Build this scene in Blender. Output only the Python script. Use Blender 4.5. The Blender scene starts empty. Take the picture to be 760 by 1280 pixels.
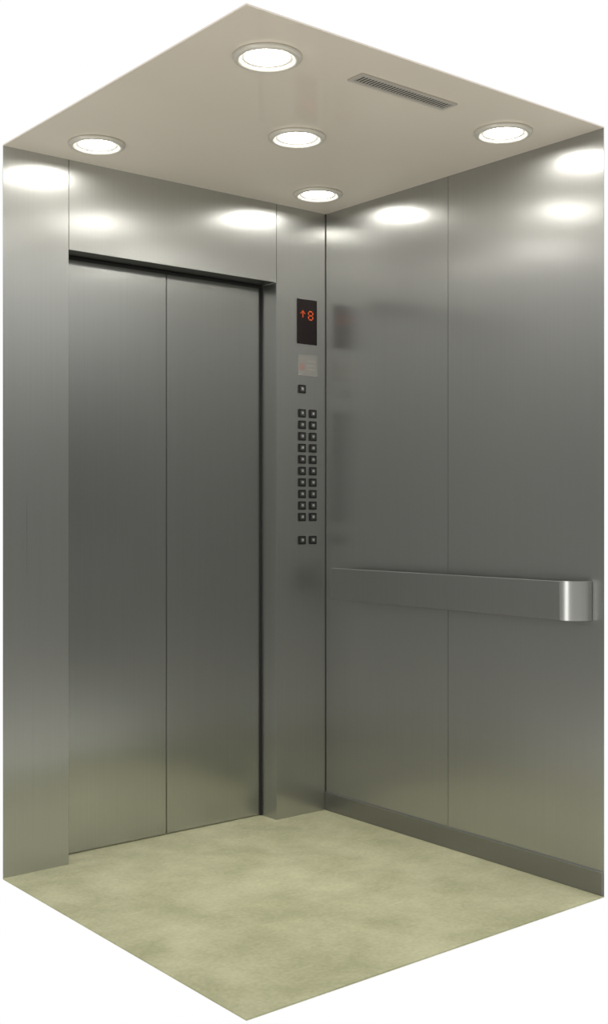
import bpy, bmesh, math
from mathutils import Vector

scene = bpy.context.scene
coll = scene.collection
try:
    scene.view_settings.view_transform = 'Standard'
    scene.view_settings.look = 'None'
except Exception:
    pass

# cabin: rear corner at origin, door wall along y=0 (x<0), side wall along x=0 (y<0)
W, D, H = 1.3235, 1.290, 2.30
REC = 0.095            # door recess
OX0, OX1, OZ = -1.096, -0.240, 2.007   # door opening

# ---------------------------------------------------------------- materials
def newmat(name):
    m = bpy.data.materials.new(name); m.use_nodes = True
    nt = m.node_tree
    return m, nt, nt.nodes['Principled BSDF']

def plain(name, col, rough=0.5, metal=0.0, emis=None, estr=0.0, nscale=60, namt=0.04):
    m, nt, b = newmat(name)
    n = nt.nodes.new('ShaderNodeTexNoise'); n.inputs['Scale'].default_value = nscale
    tc = nt.nodes.new('ShaderNodeTexCoord'); nt.links.new(tc.outputs['Object'], n.inputs['Vector'])
    mp = nt.nodes.new('ShaderNodeMapRange')
    mp.inputs['To Min'].default_value = max(0, rough-namt); mp.inputs['To Max'].default_value = min(1, rough+namt)
    nt.links.new(n.outputs['Fac'], mp.inputs['Value']); nt.links.new(mp.outputs['Result'], b.inputs['Roughness'])
    b.inputs['Base Color'].default_value = (*col, 1); b.inputs['Metallic'].default_value = metal
    if emis:
        b.inputs['Emission Color'].default_value = (*emis, 1); b.inputs['Emission Strength'].default_value = estr
    return m

def steel(name, col, rough=0.26, aniso=0.72, streak=0.025, haze=0.34, hrough=0.50):
    """brushed steel: a sharper anisotropic lobe plus a broad satin haze lobe"""
    m, nt, b = newmat(name)
    L = nt.links
    tc = nt.nodes.new('ShaderNodeTexCoord')
    mp = nt.nodes.new('ShaderNodeMapping'); mp.inputs['Scale'].default_value = (260, 260, 1.5)
    L.new(tc.outputs['Object'], mp.inputs['Vector'])
    n = nt.nodes.new('ShaderNodeTexNoise'); n.inputs['Scale'].default_value = 1.0; n.inputs['Detail'].default_value = 3
    L.new(mp.outputs['Vector'], n.inputs['Vector'])
    cr = nt.nodes.new('ShaderNodeValToRGB')
    cr.color_ramp.elements[0].position = 0.3; cr.color_ramp.elements[1].position = 0.7
    cr.color_ramp.elements[0].color = (*[c*(1-streak) for c in col], 1)
    cr.color_ramp.elements[1].color = (*[c*(1+streak) for c in col], 1)
    L.new(n.outputs['Fac'], cr.inputs['Fac'])
    g = nt.nodes.new('ShaderNodeNewGeometry')
    c = nt.nodes.new('ShaderNodeVectorMath'); c.operation = 'CROSS_PRODUCT'
    c.inputs[1].default_value = (0.0, 0.001, 1)
    L.new(g.outputs['Normal'], c.inputs[0])
    b2 = nt.nodes.new('ShaderNodeBsdfPrincipled')
    for q, ro, an in ((b, rough, aniso), (b2, hrough, min(0.5, aniso))):
        r = nt.nodes.new('ShaderNodeMapRange'); r.inputs['To Min'].default_value = ro-0.012; r.inputs['To Max'].default_value = ro+0.012
        L.new(n.outputs['Fac'], r.inputs['Value']); L.new(r.outputs['Result'], q.inputs['Roughness'])
        L.new(cr.outputs['Color'], q.inputs['Base Color'])
        q.inputs['Metallic'].default_value = 1.0
        q.inputs['Anisotropic'].default_value = an
        L.new(c.outputs['Vector'], q.inputs['Tangent'])
    mixs = nt.nodes.new('ShaderNodeMixShader'); mixs.inputs[0].default_value = haze
    L.new(b.outputs[0], mixs.inputs[1]); L.new(b2.outputs[0], mixs.inputs[2])
    L.new(mixs.outputs[0], nt.nodes['Material Output'].inputs['Surface'])
    return m

M_STEEL = steel('brushed_steel', (0.49, 0.495, 0.477), rough=0.28)
M_DOOR = steel('brushed_steel_door', (0.48, 0.485, 0.467), rough=0.24, haze=0.28, hrough=0.44)
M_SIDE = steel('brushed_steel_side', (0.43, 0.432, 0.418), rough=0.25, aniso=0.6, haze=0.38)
M_KICK = steel('steel_kick', (0.27, 0.27, 0.27), rough=0.25)
M_SOFFIT_SHADE = steel('steel_soffit_shade', (0.10, 0.10, 0.095), rough=0.4)  # darkened colour paints in the shade under the header
M_RAIL = steel('steel_rail', (0.37, 0.37, 0.362), rough=0.30, aniso=0.3)
M_CAP = steel('steel_cap', (0.66, 0.66, 0.65), rough=0.28, aniso=0.0, haze=0.2)
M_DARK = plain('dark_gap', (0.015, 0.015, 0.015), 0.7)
M_BLACK = plain('black_plastic', (0.014, 0.014, 0.015), 0.3)
M_KEY = plain('button_face', (0.06, 0.06, 0.06), 0.35)
M_MARK = plain('button_mark', (0.34, 0.34, 0.32), 0.4)
M_SCREEN = plain('screen_glass', (0.010, 0.005, 0.005), 0.12)
M_LED = plain('led_red_orange', (0.4, 0.06, 0.01), 0.5, emis=(1.0, 0.13, 0.02), estr=0.45)
M_LABEL = plain('label_plate', (0.25, 0.245, 0.23), 0.5)
M_LABELRED = plain('label_red', (0.30, 0.18, 0.165), 0.5)
M_LABELGREY = plain('label_grey', (0.36, 0.35, 0.33), 0.5)
M_TRIM = plain('lamp_trim', (0.66, 0.63, 0.57), 0.3, metal=0.2)
M_VENT = plain('vent_frame', (0.50, 0.47, 0.43), 0.4, metal=0.2)

# frosted lens: bright core fading towards the rim
M_LENS, nt, b = newmat('lamp_lens')
tc = nt.nodes.new('ShaderNodeTexCoord'); ln = nt.nodes.new('ShaderNodeVectorMath'); ln.operation = 'LENGTH'
nt.links.new(tc.outputs['Object'], ln.inputs[0])
mr = nt.nodes.new('ShaderNodeMapRange'); mr.interpolation_type = 'SMOOTHSTEP'
mr.inputs['From Min'].default_value = 0.038; mr.inputs['From Max'].default_value = 0.059
mr.inputs['To Min'].default_value = 66; mr.inputs['To Max'].default_value = 0.7
nt.links.new(ln.outputs['Value'], mr.inputs['Value']); nt.links.new(mr.outputs['Result'], b.inputs['Emission Strength'])
b.inputs['Emission Color'].default_value = (1.0, 0.975, 0.92, 1); b.inputs['Roughness'].default_value = 0.4
b.inputs['Base Color'].default_value = (0.3, 0.29, 0.27, 1)

# ceiling: semi-gloss painted panel
M_CEIL, nt, b = newmat('ceiling_paint')
n = nt.nodes.new('ShaderNodeTexNoise'); n.inputs['Scale'].default_value = 2.2
tc = nt.nodes.new('ShaderNodeTexCoord'); nt.links.new(tc.outputs['Object'], n.inputs['Vector'])
cr = nt.nodes.new('ShaderNodeValToRGB')
cr.color_ramp.elements[0].color = (0.77, 0.69, 0.60, 1); cr.color_ramp.elements[1].color = (0.84, 0.76, 0.67, 1)
nt.links.new(n.outputs['Fac'], cr.inputs['Fac']); nt.links.new(cr.outputs['Color'], b.inputs['Base Color'])
b.inputs['Roughness'].default_value = 0.35
b.inputs['Coat Weight'].default_value = 1.0; b.inputs['Coat Roughness'].default_value = 0.03; b.inputs['Coat IOR'].default_value = 1.6

# floor: mottled olive-beige vinyl
M_FLOOR, nt, b = newmat('floor_vinyl')
tc = nt.nodes.new('ShaderNodeTexCoord')
n1 = nt.nodes.new('ShaderNodeTexNoise'); n1.inputs['Scale'].default_value = 4.5; n1.inputs['Detail'].default_value = 10; n1.inputs['Roughness'].default_value = 0.66; n1.inputs['Distortion'].default_value = 0.2
n2 = nt.nodes.new('ShaderNodeTexNoise'); n2.inputs['Scale'].default_value = 80; n2.inputs['Detail'].default_value = 4
for q in (n1, n2): nt.links.new(tc.outputs['Object'], q.inputs['Vector'])
mx = nt.nodes.new('ShaderNodeMath'); mx.operation = 'MULTIPLY_ADD'; mx.inputs[1].default_value = 0.35
nt.links.new(n2.outputs['Fac'], mx.inputs[0]); nt.links.new(n1.outputs['Fac'], mx.inputs[2])
cr = nt.nodes.new('ShaderNodeValToRGB')
cr.color_ramp.elements[0].position = 0.50; cr.color_ramp.elements[1].position = 0.86
cr.color_ramp.elements[0].color = (0.345, 0.345, 0.20, 1); cr.color_ramp.elements[1].color = (0.54, 0.535, 0.35, 1)
nt.links.new(mx.outputs['Value'], cr.inputs['Fac']); nt.links.new(cr.outputs['Color'], b.inputs['Base Color'])
b.inputs['Roughness'].default_value = 0.5

# ---------------------------------------------------------------- helpers
def mesh_obj(name, bm, mats, parent=None, bevel=0.0, smooth=False, loc=(0, 0, 0)):
    me = bpy.data.meshes.new(name)
    bmesh.ops.recalc_face_normals(bm, faces=bm.faces)
    bm.to_mesh(me); bm.free()
    for m in (mats if isinstance(mats, (list, tuple)) else [mats]): me.materials.append(m)
    o = bpy.data.objects.new(name, me); o.location = loc
    coll.objects.link(o)
    if parent: o.parent = parent
    if smooth:
        for p in me.polygons: p.use_smooth = True
    if bevel:
        md = o.modifiers.new('bevel', 'BEVEL'); md.width = bevel; md.segments = 2; md.limit_method = 'ANGLE'
    return o

def add_box(bm, x0, x1, y0, y1, z0, z1, mi=0):
    vs = [bm.verts.new((x, y, z)) for x in (x0, x1) for y in (y0, y1) for z in (z0, z1)]
    for f in ((0,1,3,2),(4,6,7,5),(0,4,5,1),(2,3,7,6),(0,2,6,4),(1,5,7,3)):
        fc = bm.faces.new([vs[i] for i in f]); fc.material_index = mi

def boxes(name, lst, mats, parent=None, bevel=0.0, loc=(0,0,0)):
    bm = bmesh.new()
    for bx in lst: add_box(bm, *bx)
    return mesh_obj(name, bm, mats, parent, bevel, loc=loc)

def add_rrect(bm, cx, cz, w, h, r, y0, y1, mi=0, seg=4):
    pts = []
    for (sx, sz, a0) in ((1,1,0),(-1,1,90),(-1,-1,180),(1,-1,270)):
        for i in range(seg+1):
            a = math.radians(a0 + 90*i/seg)
            pts.append((cx+sx*(w/2-r)+r*math.cos(a), cz+sz*(h/2-r)+r*math.sin(a)))
    A = [bm.verts.new((x, y0, z)) for x, z in pts]; B = [bm.verts.new((x, y1, z)) for x, z in pts]
    N = len(pts)
    bm.faces.new(A).material_index = mi; bm.faces.new(B[::-1]).material_index = mi
    for i in range(N):
        bm.faces.new((A[i], A[(i+1)%N], B[(i+1)%N], B[i])).material_index = mi

def empty(name, loc, label, cat, group=None):
    o = bpy.data.objects.new(name, None); o.location = loc; o.empty_display_size = 0.1
    coll.objects.link(o); o['label'] = label; o['category'] = cat
    if group: o['group'] = group
    return o

def struct(o, label, cat):
    o['kind'] = 'structure'; o['label'] = label; o['category'] = cat

# ---------------------------------------------------------------- shell
o = boxes('floor', [(-W, 0.0035, -D, 0.003, -0.004, 0.0), (OX0-0.003, OX1+0.02, 0.003, 0.135, -0.004, 0.0)], M_FLOOR)
struct(o, 'mottled olive beige vinyl elevator floor', 'floor')
o = boxes('ceiling', [(-W, 0.0035, -D, 0.0035, H, H+0.004)], M_CEIL)
struct(o, 'warm grey semi-gloss elevator ceiling panel', 'ceiling')

# door wall: left column, header with soffit, seam backings
o = boxes('wall_back', [
    (-W, OX0-0.0014, 0.0, 0.003, 0, H),
    (OX0-0.003, OX0, 0.003, REC+0.03, 0, H),
    (OX0+0.0010, OX1-0.0010, 0.0, 0.003, OZ, H),
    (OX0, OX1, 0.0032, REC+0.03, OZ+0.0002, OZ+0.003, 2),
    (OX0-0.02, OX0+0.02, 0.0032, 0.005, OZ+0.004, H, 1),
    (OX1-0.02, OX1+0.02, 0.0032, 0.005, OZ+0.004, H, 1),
], [M_STEEL, M_DARK, M_SOFFIT_SHADE])
struct(o, 'brushed steel front return column and header around the elevator doors', 'wall')

o = boxes('wall_right', [
    (0, 0.003, -0.6491, 0.006, 0, H), (0, 0.003, -D, -0.6509, 0, H),
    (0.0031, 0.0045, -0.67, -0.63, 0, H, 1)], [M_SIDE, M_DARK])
struct(o, 'two tall brushed steel side wall panels with a seam', 'wall')

o = boxes('baseboard_right', [(-0.006, -0.0002, -D, -0.0005, 0.0, 0.072)], [M_KICK], bevel=0.0015)
struct(o, 'low dark steel kick plate along the side wall', 'baseboard')

xm = -0.662
for nm, a, b2 in (('door_1', OX0-0.02, xm-0.0015), ('door_2', xm+0.0015, OX1+0.02)):
    o = boxes(nm, [(a, b2, REC, REC+0.022, 0.003, OZ+0.012)], M_DOOR, bevel=0.0012)
    struct(o, 'tall flat brushed steel sliding elevator door leaf', 'elevator door')
o = boxes('backing_and_shade_strips', [(OX0-0.02, OX1+0.02, REC+0.023, REC+0.03, 0.0, OZ),
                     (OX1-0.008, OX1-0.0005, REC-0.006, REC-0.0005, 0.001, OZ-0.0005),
                     (OX0+0.001, OX1-0.008, REC-0.006, REC-0.0005, OZ-0.010, OZ-0.0005)], M_DARK)  # jamb and header strips imitate the shadow line there
struct(o, 'dark backing and strips standing in for shadow around the door leaves', 'trim')
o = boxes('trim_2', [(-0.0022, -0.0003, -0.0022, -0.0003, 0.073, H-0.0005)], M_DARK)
struct(o, 'thin dark vertical joint in the cabin corner', 'trim')

# ---------------------------------------------------------------- control panel column
cp = empty('elevator_control_panel', (-0.12, 0, 0), 'full-height brushed steel control column with display and floor buttons', 'control panel')
ox = -cp.location.x
boxes('faceplate', [(OX1+0.0010+ox, -0.0001+ox, 0, 0.003, 0, H), (OX1+ox, OX1+0.003+ox, 0.003, REC-0.001, 0, OZ)], M_STEEL, cp)

disp = boxes('display', [(-0.1425+ox, -0.0455+ox, -0.003, -0.0002, 1.789, 1.960)], M_SCREEN, cp, 0.001)
disp['label'] = 'black glass floor display with red-orange symbols'
def dots(name, rows, cx, cz, p, s):
    bm = bmesh.new()
    hh, ww = len(rows), len(rows[0])
    for j, r in enumerate(rows):
        for i, ch in enumerate(r):
            if ch == '#':
                x = cx+(i-(ww-1)/2)*p; z = cz-(j-(hh-1)/2)*p
                add_box(bm, x-s/2, x+s/2, -0.0042, -0.0028, z-s/2, z+s/2)
    q = mesh_obj(name, bm, M_LED); q.parent = disp
    return q
dots('arrow_symbol', ["..#..", ".###.", "#.#.#", "..#..", "..#..", "..#.."], -0.116+ox, 1.903, 0.0046, 0.0034)
dots('digit', [".###.", "#...#", "#...#", ".###.", "#...#", "#...#", ".###."], -0.078+ox, 1.899, 0.0052, 0.0040)

bm = bmesh.new()
add_box(bm, -0.137+ox, -0.043+ox, -0.0016, -0.0002, 1.668, 1.748, 0)
add_box(bm, -0.132+ox, -0.108+ox, -0.0022, -0.0015, 1.690, 1.712, 1)
add_box(bm, -0.098+ox, -0.052+ox, -0.0022, -0.0015, 1.722, 1.727, 2)
for k in range(2):
    add_box(bm, -0.100+ox, -0.052+ox, -0.0022, -0.0015, 1.706-k*0.014, 1.710-k*0.014, 2)
s = mesh_obj('notice_plate', bm, [M_LABEL, M_LABELRED, M_LABELGREY], cp)
s['label'] = 'small pale grey notice plate with reddish mark'

c1, c2, bs = -0.119+ox, -0.066+ox, 0.034
def make_button():
    bm = bmesh.new(); add_rrect(bm, 0, 0, bs+0.002, bs-0.002, 0.003, -0.004, -0.0002)
    b_ = mesh_obj('button', bm, M_BLACK, cp, 0.0006)
    bm = bmesh.new(); add_rrect(bm, 0, 0, 0.021, 0.019, 0.003, -0.0062, -0.0041)
    k_ = mesh_obj('button_face', bm, M_KEY, None, 0.0005); k_.parent = b_
    bm = bmesh.new(); add_rrect(bm, 0, 0.001, 0.010, 0.009, 0.002, -0.0068, -0.0063)
    m_ = mesh_obj('button_mark', bm, M_MARK); m_.parent = b_
    return b_, k_, m_
b0, k0, m0 = make_button()
pos = [(c1, 1.617)]
for r in range(10):
    z = 1.525-r*0.0438
    pos += [(c1, z), (c2, z)]
pos += [(c1, 1.043), (c2, 1.043)]
b0.location = (pos[0][0], 0, pos[0][1])
for (x, z) in pos[1:]:
    nb = b0.copy(); nb.parent = cp; nb.location = (x, 0, z); coll.objects.link(nb)
    for src in (k0, m0):
        q = src.copy(); q.parent = nb; coll.objects.link(q)

# ---------------------------------------------------------------- handrail
ZT, ZB = 0.940, 0.823
hr = empty('handrail', (0, -0.68, 0.826), 'flat brushed steel handrail band mounted on the side wall', 'handrail')
hy, hz = 0.68, -0.826
def strip(name, path, th, mat, z0=ZB, z1=ZT):
    bm = bmesh.new(); rows = []
    n_ = len(path)
    for i, p in enumerate(path):
        a = Vector(path[max(0, i-1)]); c = Vector(path[min(n_-1, i+1)])
        t = (c-a).normalized(); nn = Vector((-t.y, t.x))
        q = Vector(p)+nn*th
        rows.append([bm.verts.new((v[0], v[1]+hy, z+hz)) for v, z in ((p, z0), (p, z1), (q, z1), (q, z0))])
    for i in range(n_-1):
        for k in range(4):
            bm.faces.new((rows[i][k], rows[i][(k+1)%4], rows[i+1][(k+1)%4], rows[i+1][k]))
    bm.faces.new(rows[0]); bm.faces.new(rows[-1][::-1])
    return mesh_obj(name, bm, mat, hr, 0.0 if n_ > 5 else 0.0012)
S = 0.068
strip('rail', [(-S, -0.112), (-S, -0.6), (-S, -1.182)], 0.012, M_RAIL)
def cap(yc, sgn):
    pts = []
    for i in range(41):
        a = math.pi/2*i/40
        pts.append((-0.001-(S-0.001)*math.cos(a), yc+sgn*0.066*math.sin(a)))
    return pts
e1 = strip('end_cap', [(x-0.001, y) for x, y in cap(-1.183, -1)], 0.010, M_CAP, ZB-0.001, ZT+0.001)
e1['label'] = 'curved polished steel end returning to the wall'
for yb in (-0.25, -0.65, -0.95):
    boxes('bracket', [(-S+0.012, -0.0005, yb-0.015+hy, yb+0.015+hy, ZB+0.035+hz, ZT-0.035+hz)], M_RAIL, hr, 0.002)

# ---------------------------------------------------------------- ceiling lights
def ring(bm, prof, seg=64, mi=0):
    rows = []
    for i in range(seg):
        a = 2*math.pi*i/seg
        rows.append([bm.verts.new((r*math.cos(a), r*math.sin(a), z)) for r, z in prof])
    n_ = len(prof)
    for i in range(seg):
        A, B = rows[i], rows[(i+1)%seg]
        for k in range(n_):
            bm.faces.new((A[k], A[(k+1)%n_], B[(k+1)%n_], B[k])).material_index = mi
lamps = [(-1.108, -1.085), (-1.104, -0.201), (-0.661, -0.647), (-0.204, -1.075), (-0.208, -0.203)]
first = None
for (x, y) in lamps:
    e = empty('ceiling_light', (x, y, H), 'round recessed downlight with pale trim ring, lit, in the ceiling', 'ceiling light', 'downlights in the elevator ceiling')
    if first is None:
        bm = bmesh.new()
        ring(bm, [(0.088, -0.0003), (0.088, -0.004), (0.084, -0.0095), (0.077, -0.012), (0.071, -0.010), (0.0625, -0.003), (0.0625, -0.0003)])
        t = mesh_obj('trim_ring', bm, M_TRIM, e, smooth=True)
        bm = bmesh.new()
        ring(bm, [(0.062, -0.0003), (0.062, -0.0025), (0.055, -0.0035), (0.03, -0.0042), (0.001, -0.0045), (0.001, -0.0003)], 48)
        l = mesh_obj('lens', bm, M_LENS, e, smooth=False)
        l['label'] = 'glowing frosted lens'
        first = (t, l)
    else:
        for src in first:
            q = src.copy(); q.parent = e; coll.objects.link(q)
    # directed beam of each downlight
    ld = bpy.data.lights.new('downlight_beam', 'SPOT'); ld.energy = 14; ld.spot_size = math.radians(62); ld.spot_blend = 1.0
    ld.shadow_soft_size = 0.05; ld.color = (1.0, 0.97, 0.90)
    lo = bpy.data.objects.new('downlight_beam', ld); lo.location = (0, 0, -0.06); lo.parent = e
    coll.objects.link(lo)

# ---------------------------------------------------------------- ceiling vent
vx0, vx1, vy0, vy1 = -0.850, -0.490, -1.157, -1.097
v = empty('air_vent', ((vx0+vx1)/2, (vy0+vy1)/2, H), 'long narrow slotted ventilation grille in the ceiling', 'air vent')
hx, hyv, fw = (vx1-vx0)/2, (vy1-vy0)/2, 0.011
boxes('frame', [(-hx, hx, -hyv, -hyv+fw, -0.005, -0.0003), (-hx, hx, hyv-fw, hyv, -0.005, -0.0003),
                (-hx, -hx+fw, -hyv+fw, hyv-fw, -0.005, -0.0003), (hx-fw, hx, -hyv+fw, hyv-fw, -0.005, -0.0003)], M_VENT, v, 0.0008)
boxes('duct_backing', [(-hx+fw, hx-fw, -hyv+fw, hyv-fw, -0.0012, -0.0003)], M_DARK, v)
sl = []
N = 30
for i in range(N):
    x = -hx+fw+(i+0.5)*(2*hx-2*fw)/N
    sl.append((x-0.0022, x+0.0022, -hyv+fw, hyv-fw, -0.0025, -0.0013))
boxes('slats', sl, M_VENT, v)

# ---------------------------------------------------------------- world: white backdrop beyond the cabin, invented fill and reflections on the open side
w = bpy.data.worlds.new('backdrop'); scene.world = w; w.use_nodes = True
nt = w.node_tree; nt.nodes.clear()
tc = nt.nodes.new('ShaderNodeTexCoord')
flat = nt.nodes.new('ShaderNodeVectorMath'); flat.operation = 'MULTIPLY'; flat.inputs[1].default_value = (1, 1, 0)
nt.links.new(tc.outputs['Generated'], flat.inputs[0])
fn = nt.nodes.new('ShaderNodeVectorMath'); fn.operation = 'NORMALIZE'; nt.links.new(flat.outputs[0], fn.inputs[0])
def lobe(src, vec, lo, hi, tomax=1.0):
    dt = nt.nodes.new('ShaderNodeVectorMath'); dt.operation = 'DOT_PRODUCT'; dt.inputs[1].default_value = vec
    nt.links.new(src, dt.inputs[0])
    mr = nt.nodes.new('ShaderNodeMapRange'); mr.interpolation_type = 'SMOOTHSTEP'
    mr.inputs['From Min'].default_value = lo; mr.inputs['From Max'].default_value = hi
    mr.inputs['To Max'].default_value = tomax
    nt.links.new(dt.outputs['Value'], mr.inputs['Value'])
    return mr.outputs['Result']
white = lobe(tc.outputs['Generated'], (0.6303, 0.7763, 0), 0.78, 0.84)
added_strip = lobe(fn.outputs[0], (-1, 0, 0), 0.984, 0.996)  # bright strip added to put a highlight on the rail end cap
dimside = lobe(fn.outputs[0], (-0.40, 0.917, 0), 0.60, 0.94, 0.5)  # dark lobe added to dim reflections in the side wall
sep = nt.nodes.new('ShaderNodeSeparateXYZ'); nt.links.new(tc.outputs['Generated'], sep.inputs[0])
mz = nt.nodes.new('ShaderNodeMapRange'); mz.inputs['From Min'].default_value = -1; mz.inputs['From Max'].default_value = 1
nt.links.new(sep.outputs['Z'], mz.inputs['Value'])
cr = nt.nodes.new('ShaderNodeValToRGB'); e = cr.color_ramp.elements  # elevation bands made up to shape steel reflections and fill the ceiling
e[0].position = 0.0; e[0].color = (1.05, 1.02, 0.93, 1)
e[1].position = 1.0; e[1].color = (0.50, 0.49, 0.47, 1)
for p, c in ((0.19, (1.05, 1.02, 0.93)), (0.27, (0.36, 0.36, 0.31)), (0.345, (0.42, 0.42, 0.36)), (0.38, (1.05, 1.05, 0.93)), (0.400, (0.85, 0.85, 0.76)), (0.425, (0.05, 0.05, 0.047)), (0.460, (0.005, 0.005, 0.005)), (0.463, (0.19, 0.19, 0.183)), (0.480, (0.19, 0.19, 0.183)), (0.484, (0.015, 0.015, 0.0145)), (0.54, (0.03, 0.03, 0.029)), (0.565, (0.26, 0.26, 0.252)), (0.595, (0.90, 0.90, 0.88)), (0.64, (1.6, 1.59, 1.55))):
    q = e.new(p); q.color = (*c, 1)
nt.links.new(mz.outputs['Result'], cr.inputs['Fac'])
def mixc(fac, a, bcol):
    mix = nt.nodes.new('ShaderNodeMix'); mix.data_type = 'RGBA'
    nt.links.new(fac, mix.inputs['Factor']); nt.links.new(a, mix.inputs['A']); mix.inputs['B'].default_value = bcol
    return mix.outputs['Result']
c_ = mixc(dimside, cr.outputs['Color'], (0.02, 0.02, 0.0195, 1))
c_ = mixc(added_strip, c_, (2.2, 2.2, 2.1, 1))
c_ = mixc(white, c_, (1, 1, 1, 1))
bg = nt.nodes.new('ShaderNodeBackground'); nt.links.new(c_, bg.inputs['Color'])
out = nt.nodes.new('ShaderNodeOutputWorld'); nt.links.new(bg.outputs[0], out.inputs[0])

# ---------------------------------------------------------------- camera
cd = bpy.data.cameras.new('camera'); cam = bpy.data.objects.new('camera', cd); coll.objects.link(cam)
cd.sensor_fit = 'VERTICAL'; cd.sensor_height = 36; cd.lens = 36*1437/1280
cam.location = (-2.865, -3.396, 1.15)
cam.rotation_euler = (math.radians(90), 0, -math.atan2(0.6303, 0.7763))
scene.camera = cam
